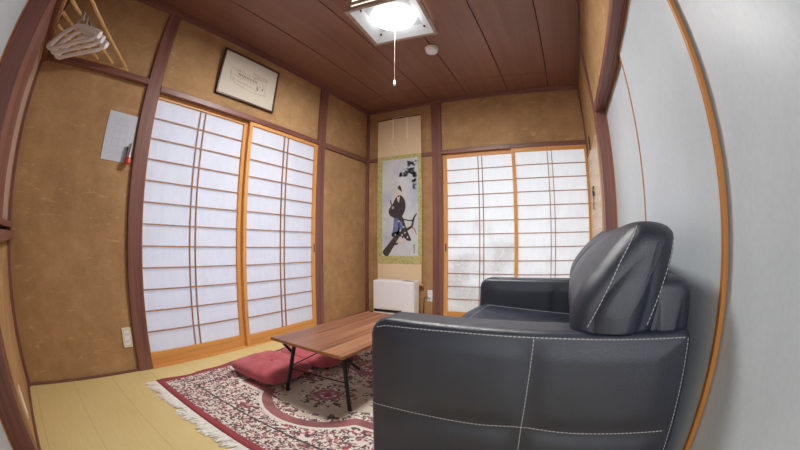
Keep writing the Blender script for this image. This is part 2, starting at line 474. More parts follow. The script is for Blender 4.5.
# left wall with its opening for two paper screens
b = MB()
b.box(WA-.11, WA, -.45, .66, 0, H); b.box(WA-.11, WA, 2.56, YB+.2, 0, H); b.box(WA-.11, WA, .66, 2.56, KB+.02, H)
struct(b, 'wall_left', M['plaster'], 'ochre sand plaster wall with dark posts and the wide paper screens', 'wall')
b = MB()
b.box(WA-.1, -1.16, WB, WB+.11, 0, H); b.box(-1.16, XC+.1, WB, WB+.11, KB+.02, H)
struct(b, 'wall_back', M['plaster'], 'ochre plaster wall behind the hanging scroll', 'wall')
b = MB()
b.box(WC, WC+.16, 2.565, WB+.1, 0, H); b.box(WC, WC+.16, -.40, 2.565, KT-.01, H)
struct(b, 'wall_right', M['plaster'], 'ochre plaster wall above the white sliding panels', 'wall')
b = MB()
b.box(WA-.1, -1.30, WD-.16, WD, 0, .855); b.box(WA-.1, -1.30, WD-.16, WD, 1.70, H)
b.box(WA-.1, -2.06, WD-.16, WD, .85, 1.71); b.box(-1.30, .55, WD-.16, WD, KT-.01, H)
struct(b, 'wall_front', M['plaster'], 'plaster wall at the left edge, behind the viewpoint', 'wall')
# outer closing behind the front screens
# posts and rails
def post(n, x0, x1, y0, y1, label):
    struct(MB().box(x0, x1, y0, y1, 0, H, bev=.004), 'trim_%d' % n, M['post'], label, 'post')
post(1, XA-.10, XA+.010, .644, .752, 'dark wooden post left of the wide paper screens')
post(2, XA-.10, XA+.008, 2.460, 2.577, 'dark wooden post right of the wide paper screens')
post(3, -1.274, -1.161, YB-.012, YB+.10, 'dark wooden post between the scroll and the back paper screens')
post(4, XC, XC+.1205, 2.470, 2.575, 'dark wooden post at the far end of the white panels')
post(5, -1.31, -1.20, YD-.13, YD+.004, 'dark wooden post at the left edge of the photo')
post(6, WA-.03, XA+.020, YB-.012, WB+.03, 'slim dark corner post left of the scroll')
post(7, XC-.010, XC+.03, YB-.008, WB+.03, 'slim dark corner post right of the back paper screens')
post(8, WA-.03, XA+.014, WD-.03, YD+.016, 'slim dark corner post in the near left corner')
def rail(n, x0, x1, y0, y1, z0, z1, m, label, cat='rail'):
    struct(MB().box(x0, x1, y0, y1, z0, z1, bev=.003), 'trim_%d' % n, M[m], label, cat)
rail(9, WA-.05, XA+.030, YD+.0, .646, 1.772, 1.812, 'post_y', 'dark picture rail carrying the corner rods')
rail(10, WA-.05, XA+.016, .750, 2.462, KB, KT-.004, 'post_y', 'dark head rail over the wide paper screens')
rail(11, WA-.05, XA+.012, 2.575, YB, 1.748, 1.800, 'post_y', 'dark rail on the wall between the screens and the scroll')
rail(12, WA, -1.272, YB-.004, WB+.03, 1.754, 1.794, 'post_x', 'dark rail behind the hanging scroll')
rail(13, -1.163, XC+.02, YB-.016, WB+.06, KB+.002, KT, 'post_x', 'dark head rail over the back paper screens')
b = MB(); b.box(XC, XC+.03, -.3, 2.471, KB, KT, bev=.003); b.box(XC+.030, XC+.0555, -.3, 2.471, KB+.010, KT)
b.box(XC+.0555, XC+.064, -.3, 2.471, KB, KT, bev=.002); b.box(XC+.064, XC+.083, -.3, 2.471, KB+.012, KT); b.box(XC+.0885, XC+.12, -.3, 2.471, KB, KT, bev=.002)
b.box(XC+.083, XC+.0885, -.3, 2.471, KB+.012, KT)
struct(b, 'trim_14', M['post_y'], 'dark grooved head rail over the white sliding panels', 'rail')
rail(15, -1.22, XC+.06, YD-.135, YD, KB, KT, 'post_x', 'dark head rail at the left edge behind the viewpoint')
rail(16, WA, -1.30, YD-.1, YD+.030, 1.757, 1.797, 'post_x', 'dark rail in the near left corner')
# ceiling cornices
rail(17, WA, XA+.022, YD, YB+.01, H-.040, H, 'post_y', 'dark cornice strip along the left ceiling edge', 'cornice')
rail(18, XA+.02, XC-.018, YB-.022, WB, H-.040, H, 'post_x', 'dark cornice strip along the back ceiling edge', 'cornice')
rail(19, XC-.018, WC, YD, YB+.01, H-.034, H, 'post_y', 'dark cornice strip along the right ceiling edge', 'cornice')
rail(20, XA+.02, XC-.018, WD, YD+.022, H-.040, H, 'post_x', 'dark cornice strip along the near ceiling edge', 'cornice')
# skirting
struct(MB().box(WA, XA+.002, YD, .646, 0, .014, bev=.002), 'baseboard_left', M['post_y'], 'thin dark strip along the foot of the left wall', 'baseboard')
struct(MB().box(WA, XA+.004, 2.575, YB, 0, .022, bev=.002), 'baseboard_far_left', M['post_y'], 'thin strip along the wall foot beside the heater', 'baseboard')
struct(MB().box(WA, -1.272, YB+.003, WB, 0, .022, bev=.002), 'baseboard_back', M['post_x'], 'thin strip along the wall foot behind the heater', 'baseboard')
struct(MB().box(WA, -1.31, WD, YD+.006, 0, .022, bev=.002), 'baseboard_front', M['post_x'], 'thin strip along the wall foot in the near left corner', 'baseboard')
# floor tracks under the screens
struct(MB().box(WA-.09, XA+.012, .752, 2.460, 0, .006, bev=.002).box(WA-.02, WA-.014, .752, 2.460, .006, .009), 'trim_21', M['shoji_y'], 'wooden floor track under the wide paper screens', 'track')
struct(MB().box(-1.161, XC+.02, YB-.012, WB+.09, 0, .006, bev=.002), 'trim_22', M['shoji_x'], 'wooden floor track under the back paper screens', 'track')
struct(MB().box(XC, XC+.13, -.3, 2.470, 0, .006, bev=.002), 'trim_23', M['shoji_y'], 'wooden floor track under the white panels', 'track')
struct(MB().box(-1.20, XC, YD-.14, YD, 0, .006, bev=.002), 'trim_24', M['shoji_x'], 'wooden floor track at the left edge', 'track')

# ------------------------------------------------------------------ sliding paper screens (shoji)
Z0, DZ = 1.5856, .1356
def shoji(n, wall, depth, a0, a1, pa0, pa1, dbl, label, z0, dz, handle):
    """a: along the wall; depth: room-side face; wall 'A' (x = depth) or 'B' (y = depth)"""
    T = .026
    root = empty('door_%d' % n, ((depth, (a0+a1)/2, 0) if wall == 'A' else ((a0+a1)/2, depth, 0)))
    tag(root, label, 'paper screen', kind='structure')
    mid = (a0+a1)/2
    def bx(mb, u0, u1, d0, d1, zz0, zz1, bev=.002):
        if wall == 'A': return mb.box(-d1, -d0, u0-mid, u1-mid, zz0, zz1, bev=bev)
        return mb.box(u0-mid, u1-mid, d0, d1, zz0, zz1, bev=bev)
    wh = 'shoji_y' if wall == 'A' else 'shoji_x'
    zb = z0-dz*11; zt = min(z0+dz, KB-.027)
    bx(MB(), a0, pa0, 0, T, .006, KB+.008).build('stile', M['shoji_v'], root)
    bx(MB(), pa1, a1, 0, T, .006, KB+.008).build('stile', M['shoji_v'], root)
    bx(MB(), pa0, pa1, .001, T, zt, KB+.008).build('top_rail', M[wh], root)
    bx(MB(), pa0, pa1, .001, T, .006, zb).build('bottom_rail', M[wh], root)
    lat = MB()
    for i in range(11):
        bx(lat, pa0, pa1, .005, .017, z0-dz*i-.0042, z0-dz*i+.0042, .001)
    for u in dbl: bx(lat, u-.0038, u+.0038, .0045, .017, zb, zt, .001)
    lat.build('lattice', M['lattice'], root)
    bx(MB(), pa0-.004, pa1+.004, .017, .0185, zb-.004, zt+.004, 0).build('paper', M['paper' if wall == 'A' else 'paper_frost' if n == 3 else 'paper_back'], root)
    if handle is not None:
        bx(MB(), handle-.006, handle+.006, -.0015, .004, .725, .805, .001).build('finger_pull', M['dark'], root)
    return root
shoji(1, 'A', XA-.028, .732, 1.612, .767, 1.566, (1.145, 1.192), 'left wide paper screen of the left wall, behind the overlap', Z0, DZ, None)
shoji(2, 'A', XA+.004, 1.600, 2.462, 1.634, 2.420, (2.013, 2.060), 'right wide paper screen of the left wall, beside the far post', Z0, DZ, 2.444)
shoji(3, 'B', YB+.024, -1.168, -.386, -1.120, -.416, (-.778, -.736), 'back wall paper screen next to the scroll, with greyer lower panes', .7619+CAMZ, .1352, -1.140)
shoji(4, 'B', YB-.006, -.414, .374, -.380, .345, (-.045, -.001), 'back wall paper screen in the far right corner', .7619+CAMZ, .1352, None)

# ------------------------------------------------------------------ white sliding panels (fusuma)
def fusuma(n, wall, depth, a0, a1, label):
    T = .0165
    mid = (a0+a1)/2
    root = empty('door_%d' % n, ((depth, mid, 0) if wall == 'C' else (mid, depth, 0)))
    tag(root, label, 'sliding panel', kind='structure')
    def bx(mb, u0, u1, d0, d1, zz0, zz1, bev=.0015):
        if wall == 'C': return mb.box(d0, d1, u0-mid, u1-mid, zz0, zz1, bev=bev)
        return mb.box(u0-mid, u1-mid, -d1, -d0, zz0, zz1, bev=bev)
    bx(MB(), a0+.016, a1-.016, .003, T-.002, .02, KB-.006, 0).build('paper_face', M['fusuma'], root)
    bx(MB(), a0, a0+.017, 0, T, .007, KB+.009).build('stile', M['fusuma_wood'], root)
    bx(MB(), a1-.017, a1, 0, T, .007, KB+.009).build('stile', M['fusuma_wood'], root)
    bx(MB(), a0+.02, a1-.02, .0005, T, KB-.012, KB+.009).build('top_rail', M['fusuma_wood'], root)
    bx(MB(), a0+.02, a1-.02, .0005, T, .007, .026).build('bottom_rail', M['fusuma_wood'], root)
fusuma(5, 'C', XC+.0870, 1.545, 2.4705, 'farthest white sliding panel, beside the dark post behind the sofa')
fusuma(6, 'C', XC+.0670, .770, 1.590, 'middle white sliding panel behind the sofa, between two wooden edges')
fusuma(7, 'C', XC+.0870, -.30, .800, 'nearest white sliding panel filling the right edge of the photo')
fusuma(8, 'D', YD-.100, -1.2005, -.30, 'white sliding panel at the far left edge of the photo')

# pale narrow panel between the back corner and the post of the right wall
root = tag(empty('door_10', (XC, 2.98, 0)), 'narrow pale panel with a dark centre joint, between the back corner and a post', 'panel', kind='structure')
MB().box(-.012, .004, .127, .385, .02, 1.60, bev=.002).build('panel_leaf', M['pale_panel'], root)
MB().box(-.012, .004, -.405, .117, .02, 1.60, bev=.002).build('panel_leaf', M['pale_panel'], root)
MB().box(-.006, .004, .116, .128, .02, 1.75).build('joint', M['gap'], root)
b = MB()
for i in range(11): b.box(-.0128, -.011, -.404, .384, .78+CAMZ-.135*i-.003, .78+CAMZ-.135*i+.001)
b.build('cross_line', M['rod'], root)
# window in the near left corner
root = tag(empty('window_1', (-1.68, YD, .86)), 'pale pane with a dark sill at the left edge of the photo', 'window', kind='structure')
MB().box(-.385, .375, -.03, -.012, 0, .845).build('pane', M['pane'], root)
MB().box(.02, .375, -.05, .002, 0, .845, bev=.003).build('jamb', M['post'], root)
MB().box(-.385, .375, -.05, .035, -.075, -.035, bev=.003).build('sill', M['post_x'], root)
MB().box(-.385, .375, -.05, .030, -.020, .006, bev=.003).build('sill', M['post_x'], root)
MB().box(-.385, .375, -.05, -.002, -.036, -.019).build('sill_gap', M['gap'], root)

# ------------------------------------------------------------------ sofa
sofa = empty('sofa', (-.487, .842, 0), math.radians(-2.8), label='black leather two seat sofa with white stitching beside the white panels', cat='sofa')
SL = 1.31
def leather(mb, name, parent=sofa, nd=.004):
    o = mb.build(name, M['leather'], parent); weld(o); return o
arm_prof = rounded_profile([(-.034, .05, .02), (.897, .05, .02), (.868, .594, .022), (-.028, .600, .055)], 150)
SEAMX, SEAMZ = .437, .316
def arm_puff(x, z, s):
    d1 = abs(z-SEAMZ-.008*math.exp(-((x-SEAMX)/.12)**2)); d2 = abs(x-SEAMX)
    k = (1-math.exp(-(d1/.035)**2))*(1-math.exp(-(d2/.035)**2))
    return .010*k*min(1, (1-s)*6)
for y0, y1, side in ((0, .135, 'near'), (SL-.135, SL, 'far')):
    mb = MB(); loft(mb, arm_prof, y0, y1, .022, 8, 8, arm_puff, None, 24)
    arm = leather(mb, 'armrest'); tr = tree_of(arm)
    yf, dr = ((0, (0, 1, 0)) if side == 'near' else (SL, (0, -1, 0)))
    zz = lambda x: SEAMZ+.010*math.exp(-((x-SEAMX)/.08)**2)
    stitches(arm, tr, [(x, yf, zz(x)) for x in [-.025+.0437*k for k in range(21)]], dr, .2)
    stitches(arm, tr, [(SEAMX+.006, yf, .580), (SEAMX+.002, yf, .45), (SEAMX, yf, SEAMZ), (SEAMX+.004, yf, .2), (SEAMX, yf, .07)], dr, .2)
    stitches(arm, tr, [(.0, yf, .572), (.03, yf, .580), (.25, yf, .584), (.5, yf, .583), (.855, yf, .578)], dr, .2)
    stitches(arm, tr, [(.857, yf, .576), (.862, yf, .45), (.868, yf, .30), (.880, yf, .08)], dr, .2)
# base and low back frame
base = leather(loft(MB(), rounded_profile([(.03, .06, .015), (.87, .06, .015), (.87, .30, .03), (.03, .29, .03)], 80), .120, SL-.120, .01), 'base')
mb = MB(); loft(mb, rounded_profile([(.70, .28, .03), (.872, .28, .03), (.868, .722, .05), (.735, .722, .05)], 100), .026, SL-.026, .035, 8, 10,
                lambda x, z, s: .012*(1-s*s))
leather(mb, 'back_frame')
# seat cushions
half = (SL-.27)/2
for k in range(2):
    y0 = .135+half*k
    mb = MB()
    loft(mb, rounded_profile([(-.035, .265, .05), (.70, .265, .02), (.70, .392, .02), (-.03, .452, .050)], 110), y0+.002, y0+half-.002, .035, 8, 10,
         lambda x, z, s: .004*(1-s), lambda x, y, z: (.012*(1-((y-y0-half/2)/(half/2))**2) if z > .36 else 0))
    o = leather(mb, 'seat_cushion'); tr = tree_of(o)
    stitches(o, tr, [(.05, y0+.05, .5), (.66, y0+.05, .5)], (0, 0, -1), .2)
    stitches(o, tr, [(.05, y0+half-.05, .5), (.66, y0+half-.05, .5)], (0, 0, -1), .2)
    stitches(o, tr, [(.05, y0+.05, .5), (.05, y0+half-.05, .5)], (0, 0, -1), .2)
# back cushions: fat wedge profile in x-z
wedge = catmull([(.585, .410), (.552, .500), (.527, .590), (.520, .660), (.556, .735), (.628, .803), (.700, .848), (.770, .848), (.810, .826),
                 (.812, .785), (.800, .735), (.785, .650), (.765, .560), (.750, .450), (.700, .392), (.640, .385)], 12)
wp = resample(wedge, 150)
ARMTOP = .594
for k in range(2):
    y0, y1 = ((.014, SL/2-.004), (SL/2+.004, SL-.014))[k]
    mb = MB()
    def crown(x, y, z, y0=y0, y1=y1, k=k):
        t = (y-(y0+y1)/2)/((y1-y0)/2)
        f = .012*(1-t*t)*(1 if z > .6 else 0)
        f += .004*math.sin(9*x+13*y+k)*math.sin(17*z)
        if y < .140 or y > SL-.140: f = max(f, ARMTOP-z)      # rests on the armrest
        return f
    def puff(x, z, s):
        w = .007*math.sin(52*(x*.6+z*.8))*math.exp(-((x-.785)/.035)**2-((z-.66)/.09)**2)
        w += .006*math.sin(30*(x-.4*z))*math.exp(-((x-.66)/.10)**2-((z-.79)/.05)**2)
        ridge = .006*math.exp(-(((x-.571)*.262-(z-.594)*.137)/.295/.03)**2)
        return .020*(1-s**2)+(.6*w+ridge)*(1-s**4)
    def warp(x, y, z, k=k):
        t = (y if k == 0 else SL-y)
        return .034*math.exp(-(t/.20)**2)*max(0, min(1, (.74-x)/.18))*max(0, min(1, (z-.58)/.16))
    loft(mb, wp, y0, y1, .062, 12, 14, puff, crown, 20, 2.0, warp)
    o = leather(mb, 'back_cushion'); tr = tree_of(o)
    for yf, dr in ((y0-.2, (0, 1, 0)), (y1+.2, (0, -1, 0))):
        if (k == 0) != (yf < SL/2): continue
        stitches(o, tr, [(.704, yf, .850), (.690, yf, .825), (.651, yf, .763), (.610, yf, .680), (.571, yf, .600)], dr, .2)
        stitches(o, tr, [(.805, yf, .812), (.790, yf, .750), (.767, yf, .694), (.742, yf, .630), (.730, yf, .600)], dr, .2)
for x, y in ((.06, .05), (.06, SL-.05), (.82, .05), (.82, SL-.05)):
    z0 = .0122 if x < .1 else 0
    MB().cyl((x, y, z0), (0, 0, 1), .022, .062-z0, 20, .026).build('leg', M['foot'], sofa)

# ------------------------------------------------------------------ low table
TR = math.radians(-2.4)
table = empty('low_table', (-1.066, 1.625, 0), TR, label='low walnut veneer folding table with thin black legs standing on the rug', cat='table')
TW, TL, TZ = .24, .456, .32
top = MB().box(-TW, TW, -TL, TL, TZ-.017, TZ, bev=.002).build('tabletop', M['walnut'], table)
e = MB(); e.box(-TW-.0015, -TW+.001, -TL, TL, TZ-.016, TZ-.001).box(TW-.001, TW+.0015, -TL, TL, TZ-.016, TZ-.001)
e.box(-TW, TW, -TL-.0015, -TL+.001, TZ-.016, TZ-.001).box(-TW, TW, TL-.001, TL+.0015, TZ-.016, TZ-.001)
e.build('edge_band', M['edge_oak'], top)
for sy in (-1, 1):
    MB().tube([(-.184, sy*.420, .0160), (-.078, sy*.440, TZ-.017)], .0105, 12).build('leg', M['black_metal'], table)
    MB().tube([(.224, sy*.402, .0150), (.208, sy*.408, TZ-.017)], .0105, 12).build('leg', M['black_metal'], table)
    MB().tube([(-.131, sy*.430, .165), (.216, sy*.405, .165)], .0032, 8).build('crossbar', M['black_metal'], table)
    MB().tube([(-.150, sy*.448, TZ-.018), (-.092, sy*.437, TZ-.062)], .008, 10).build('folding_brace', M['black_metal'], table)
    MB().tube([(.206, sy*.410, TZ-.022), (.240, sy*.335, TZ-.098)], .008, 10).build('folding_brace', M['black_metal'], table)
    MB().tube([(-.125, sy*.430, .18), (.02, sy*.05, TZ-.018)], .003, 8).build('stay_wire', M['black_metal'], table)
    MB().tube([(.215, sy*.405, .18), (.02, sy*.05, TZ-.018)], .003, 8).build('stay_wire', M['black_metal'], table)

# ------------------------------------------------------------------ rug
RX, RY, RW, RLn, RT = -1.062, 1.825, .80, 1.15, .010
rug = empty('rug', (RX, RY, 0), 0, label='red and cream floral rug with pale fringe lying under the low table', cat='rug')
nx, ny = 60, 90
def rugx(y, s): return s*(RW+.010*math.sin(y*9.0)+.006*math.sin(y*23+1)) 
vs = []; fs = []
for j in range(ny+1):
    y = -RLn+2*RLn*j/ny
    xl, xr = rugx(y, -1), rugx(y, 1)
    for i in range(nx+1):
        x = xl+(xr-xl)*i/nx
        lift = .0015*max(0, math.sin(y*21))*math.exp(-(x-xl)/.03)
        vs.append((x, y, RT+lift))
nt = len(vs)
vs += [(x, y, .0006) for x, y, z in vs]
W1 = nx+1
for j in range(ny):
    for i in range(nx):
        a = j*W1+i; fs.append((a, a+1, a+1+W1, a+W1)); fs.append((nt+a+W1, nt+a+1+W1, nt+a+1, nt+a))
for i in range(nx): fs.append((i+1, i, nt+i, nt+i+1)); a = ny*W1+i; fs.append((a, a+1, nt+a+1, nt+a))
for j in range(ny): a = j*W1; fs.append((a, a+W1, nt+a+W1, nt+a)); a += nx; fs.append((a+W1, a, nt+a, nt+a+W1))
MB().add(vs, fs, True).build('pile', M['rug'], rug)
for s in (-1, 1):
    fr = MB(); rnd = random.Random(3+s)
    n = 230
    for k in range(n):
        x = -RW+.004+(2*RW-.008)*k/(n-1); bunch = math.sin(k*.9)*.006
        L = .070+rnd.uniform(-.014, .016)+.008*math.sin(k*.21)
        lean = -.018+rnd.uniform(-.012, .012)+bunch
        fr.tube([(x, s*(RLn-.004), .006), (x+lean*.3, s*(RLn+L*.35), .0062+rnd.uniform(0, .0018)), (x+lean, s*(RLn+L*.75), .005+rnd.uniform(0, .003)), (x+lean*1.5, s*(RLn+L), .0035)],
                [.0030, .0036, .0034, .0022], 5)
    fr.build('fringe', M['fringe'], rug)

# ------------------------------------------------------------------ floor cushions
def zabuton(name, quad, z0, th, seed, label, group):
    """quad: four ground corners of the seam line"""
    c = sum((Vector(q) for q in quad), Vector((0, 0)))/4
    root = empty(name, (c.x, c.y, z0), 0, label=label, cat='cushion', group=group)
    n = 40; rnd = random.Random(seed); ph = [rnd.uniform(0, 6) for _ in range(6)]
    q = [Vector(p)-c for p in quad]
    top = []; bot = []
    for j in range(n+1):
        for i in range(n+1):
            a, b = 2*i/n-1, 2*j/n-1
            # squircle mapping pulls the corners in
            aa, bb = a*math.sqrt(1-.14*b*b), b*math.sqrt(1-.14*a*a)
            u, v = (aa+1)/2, (bb+1)/2
            p = q[0].lerp(q[1], u).lerp(q[3].lerp(q[2], u), v)
            prof = ((1-abs(a)**3.2)*(1-abs(b)**3.2))
            prof = max(0, prof)**.42
            dip = .22*math.exp(-(a*a+b*b)/.10)
            wr = .06*math.sin(5*a+ph[0])*math.sin(4*b+ph[1])+.04*math.sin(9*b+3*a+ph[2])
            h = prof*(1-dip+wr)
            mid = th*.42
            top.append((p.x, p.y, mid+th*.58*h)); bot.append((p.x, p.y, mid-mid*min(1, prof*1.15)))
    m = MB(); N1 = n+1; o = len(top); fs = []
    for j in range(n):
        for i in range(n):
            k = j*N1+i; fs.append((k, k+1, k+1+N1, k+N1)); fs.append((o+k+N1, o+k+1+N1, o+k+1, o+k))
    m.add(top+bot, fs, True)
    body = m.build('cover', M['rose'], root); weld(body, .0003)
    MB().lathe((0, 0, th*.42+th*.58*.74), [(.010, 0), (.011, .003), (.006, .006), (.001, .007)], 14).build('centre_tuft', M['rose'], root)
    return root
zabuton('floor_cushion', [(-1.735, 1.145), (-1.300, 1.145), (-1.325, 1.530), (-1.72, 1.545)], RT+.001, .105, 1,
        'puffy rose red floor cushion in front, beside the near end of the table', 'red floor cushions')
zabuton('floor_cushion', [(-1.71, 1.555), (-1.265, 1.545), (-1.25, 1.95), (-1.70, 1.96)], RT+.001, .095, 5,
        'rose red floor cushion farther back, half hidden under the table', 'red floor cushions')

# ------------------------------------------------------------------ heater
hx0, hx1, hy = -1.882, -1.402, 3.175
heater = empty('panel_heater', ((hx0+hx1)/2, hy, 0), 0, label='white box heater on the floor under the hanging scroll', cat='heater')
hw = (hx1-hx0)/2
MB().box(-hw, hw, 0, .145, .030, .418, bev=.010).build('body', M['white_plastic'], heater)
MB().box(-hw+.012, hw-.012, -.004, .01, .112, .405, bev=.003).build('front_panel', M['white_plastic'], heater)
g_ = MB().box(-hw+.012, .10, -.0045, .01, .076, .104).build('air_outlet', M['dark'], heater)
sl = MB()
for z in (.083, .090, .097): sl.box(-hw+.014, .098, -.0060, .008, z-.001, z+.001)
sl.build('slat', M['foot'], g_)
cp = MB().box(hw-.15, hw-.02, .015, .075, .4175, .4205, bev=.001).build('control_panel', M['grey_plastic'], heater)
MB().box(hw-.11, hw-.05, .025, .055, .4203, .4222).build('display', M['dark'], cp)
for s in (-1, 1): MB().box(s*(hw-.05)-.03, s*(hw-.05)+.03, -.01, .155, 0, .031, bev=.004).build('foot', M['white_plastic'], heater)
b = MB().tube([(-1.395, 3.30, .10), (-1.385, 3.33, .03), (-1.372, 3.365, .06), (-1.372, 3.383, .22), (-1.345, 3.386, .24), (-1.306, 3.377, .215)], .004, 8)
tag(b.build('power_cord', M['dark']), 'thin dark cord running up the wall beside the white heater', 'cord')

# ------------------------------------------------------------------ hanging scroll
SX0, SX1 = -1.930, -1.388
sxm = (SX0+SX1)/2; SY = 3.352
scroll = empty('hanging_scroll', (sxm, SY, 0), 0, label='long hanging scroll with a green border and a painted robed figure', cat='scroll')
w = (SX1-SX0)/2
put = lambda a, z, d: (a-sxm, d, z)
def zlow(a, z): return z
MB().box(-w, w, 0, .003, 1.79, 2.235).build('upper_mount', M['cream_silk'], scroll)
MB().box(-w, w, 0, .003, .585, 1.79).build('brocade_border', M['green'], scroll)
MB().box(-w+.004, w-.004, 0, .003, .375, .585).build('lower_mount', M['cream_silk'], scroll)
b = MB().tube([(-w-.012, .003, .366), (w+.018, .003, .366)], .013, 16); b.build('roller', M['rod'], scroll)
MB().tube([(-w, .003, 2.238), (w, .003, 2.238)], .006, 10).build('top_bar', M['dark_frame'], scroll)
MB().tube([(-.09, .0, 2.242), (-.01, .004, 2.262), (.01, .004, 2.262), (.09, .0, 2.242)], .0025, 6).build('cord', M['ribbon'], scroll)
for x in (-.074, .104):
    s_ = 1 if x < 0 else -1
    r = MB().box(x-.008, x+.008, -.0025, -.0005, 1.985, 2.235)
    r.tube([(x, -.003, 1.99), (x+s_*-.012, -.004, 1.95), (x-s_*.002, -.004, 1.91), (x+s_*.03, -.003, 1.880)], .0022, 6)
    r.build('hanging_ribbon', M['ribbon'], scroll)
pic = MB().box(-1.866-sxm, -1.431-sxm, -.0015, 0, .672, 1.745).build('painting', M['silk'], scroll)
L_ = [0]
def flat(polys, name, mat, d):
    m_ = MB()
    for p in polys:
        q = [(v.x, v.y) for v in catmull(p, 5)]
        m_.prism(q, put, -d, -.0012)
    return m_.build(name, M[mat], pic)
# branch, lower trunk and twigs
def limb(pts, ws):
    l = []; r_ = []
    for i, (a, z) in enumerate(pts):
        a0, z0_ = pts[max(i-1, 0)]; a1, z1_ = pts[min(i+1, len(pts)-1)]
        t = Vector((a1-a0, z1_-z0_)).normalized(); nn = Vector((-t.y, t.x))*ws[i]/2
        l.append((a+nn.x, z+nn.y)); r_.append((a-nn.x, z-nn.y))
    return l+r_[::-1]
flat([limb([(-1.83, .69), (-1.76, .78), (-1.70, .86), (-1.64, .93)], [.075, .070, .055, .035]),
      limb([(-1.72, .80), (-1.66, .815), (-1.62, .86), (-1.60, .92)], [.02, .018, .015, .01]),
      limb([(-1.66, 1.085), (-1.58, 1.065), (-1.52, 1.055), (-1.475, 1.06)], [.014, .013, .012, .010]),
      limb([(-1.62, .93), (-1.55, .965), (-1.50, 1.00), (-1.485, 1.07), (-1.450, 1.125)], [.035, .03, .025, .022, .010])], 'branch', 'bark', .0022)
flat([limb([(-1.505, .99), (-1.475, .96), (-1.45, .905)], [.010, .009, .006])], 'red_twig', 'red_pigment', .0025)
flat([[(-1.70, 1.305), (-1.66, 1.335), (-1.615, 1.32), (-1.580, 1.25), (-1.585, 1.17), (-1.625, 1.10), (-1.70, 1.085), (-1.765, 1.115), (-1.785, 1.165), (-1.760, 1.215), (-1.730, 1.25)]], 'robe', 'robe', .0030)
flat([[(-1.715, 1.10), (-1.665, 1.09), (-1.655, .98), (-1.66, .905), (-1.70, .90), (-1.735, .915), (-1.725, 1.0)]], 'trouser_skirt', 'hakama', .0026)
flat([[(-1.668, 1.11), (-1.615, 1.10), (-1.578, 1.00), (-1.545, .92), (-1.512, .845), (-1.560, .840), (-1.60, .875), (-1.66, .885), (-1.738, .880), (-1.742, .925), (-1.680, .94), (-1.662, 1.0)]], 'dark_skirt', 'robe', .0026)
sp_ = []; rnd = random.Random(4)
for a, z in ((-1.655, 1.05), (-1.60, .985), (-1.64, .95), (-1.585, .925), (-1.70, .905), (-1.555, .875), (-1.62, .90)):
    flat([[(a+.009*math.cos(t), z+.011*math.sin(t)) for t in (0, 1.05, 2.1, 3.14, 4.2, 5.24)]], 'kimono_spot', 'mat_board', .0033)
flat([[(-1.683, 1.325), (-1.664, 1.312), (-1.645, 1.328), (-1.655, 1.27), (-1.668, 1.262)]], 'collar', 'mat_board', .0033)
flat([[(-1.645, 1.04), (-1.625, 1.05), (-1.61, 1.0), (-1.625, .95), (-1.645, .97)]], 'blue_lining', 'hakama', .0031)
flat([[(-1.665, 1.415), (-1.640, 1.40), (-1.640, 1.36), (-1.655, 1.315), (-1.685, 1.325), (-1.680, 1.37)]], 'face', 'skin', .0027)
flat([[(-1.672, 1.42), (-1.650, 1.445), (-1.632, 1.42), (-1.622, 1.372), (-1.640, 1.385), (-1.655, 1.40)]], 'hair', 'robe', .0032)
flat([limb([(-1.762, 1.285), (-1.752, 1.25), (-1.735, 1.20)], [.012, .012, .010])], 'hilt', 'robe', .0034)
flat([[(-1.655, .86), (-1.615, .865), (-1.60, .82), (-1.65, .80), (-1.675, .825)]], 'pale_patch', 'mat_board', .0029)
flat([[(-1.745, 1.215), (-1.725, 1.22), (-1.72, 1.195), (-1.742, 1.19)]], 'hand', 'skin', .0034)
rnd = random.Random(11); pn = []
for cx, cz, rx, rz, k in ((-1.50, 1.68, .05, .025, 26), (-1.60, 1.565, .05, .022, 24), (-1.535, 1.60, .06, .03, 34), (-1.475, 1.53, .03, .05, 26), (-1.482, 1.44, .025, .05, 16)):
    for _ in range(k):
        a, z = cx+rnd.uniform(-1, 1)*rx, cz+rnd.uniform(-1, 1)*rz; r0 = rnd.uniform(.010, .018)
        a = min(a, -1.452)
        pn.append([(a+r0*math.cos(t), z+r0*.7*math.sin(t)) for t in (0, 1.05, 2.1, 3.14, 4.2, 5.24)])
flat(pn, 'pine_foliage', 'pine', .0021)
flat([[(-1.482, z), (-1.474, z+.002), (-1.473, z-.016), (-1.481, z-.018)] for z in (.80, .775, .75, .725)], 'signature', 'robe', .0022)

# ------------------------------------------------------------------ framed print
fy, fz, fh, fw = 1.520, 1.885, .388, .307
fr = empty('picture_frame', (XA-.008, fy, fz), 0, label='dark framed pale print of a sketched building above the wide paper screens', cat='picture')
fr.rotation_euler = (0, math.radians(3.0), 0)
f_ = MB(); 
f_.box(0, .022, -fw, -fw+.014, 0, fh, bev=.002).box(0, .022, fw-.014, fw, 0, fh, bev=.002).box(0, .022, -fw, fw, 0, .014, bev=.002).box(0, .022, -fw, fw, fh-.014, fh, bev=.002)
f_.build('frame', M['dark_frame'], fr)
pr = MB().box(.002, .010, -fw+.012, fw-.012, .012, fh-.012).build('print', M['mat_board'], fr)
sk = MB(); dk = MB(); rnd = random.Random(5)
def stroke(mb, y0, z0_, y1, z1_, wd):
    d = Vector((y1-y0, z1_-z0_)); nn = Vector((-d.y, d.x)).normalized()*wd/2
    mb.prism([(y0+nn.x, z0_+nn.y), (y1+nn.x, z1_+nn.y), (y1-nn.x, z1_-nn.y), (y0-nn.x, z0_-nn.y)], lambda a, z, dd: (dd, a, z), .0095, .0108)
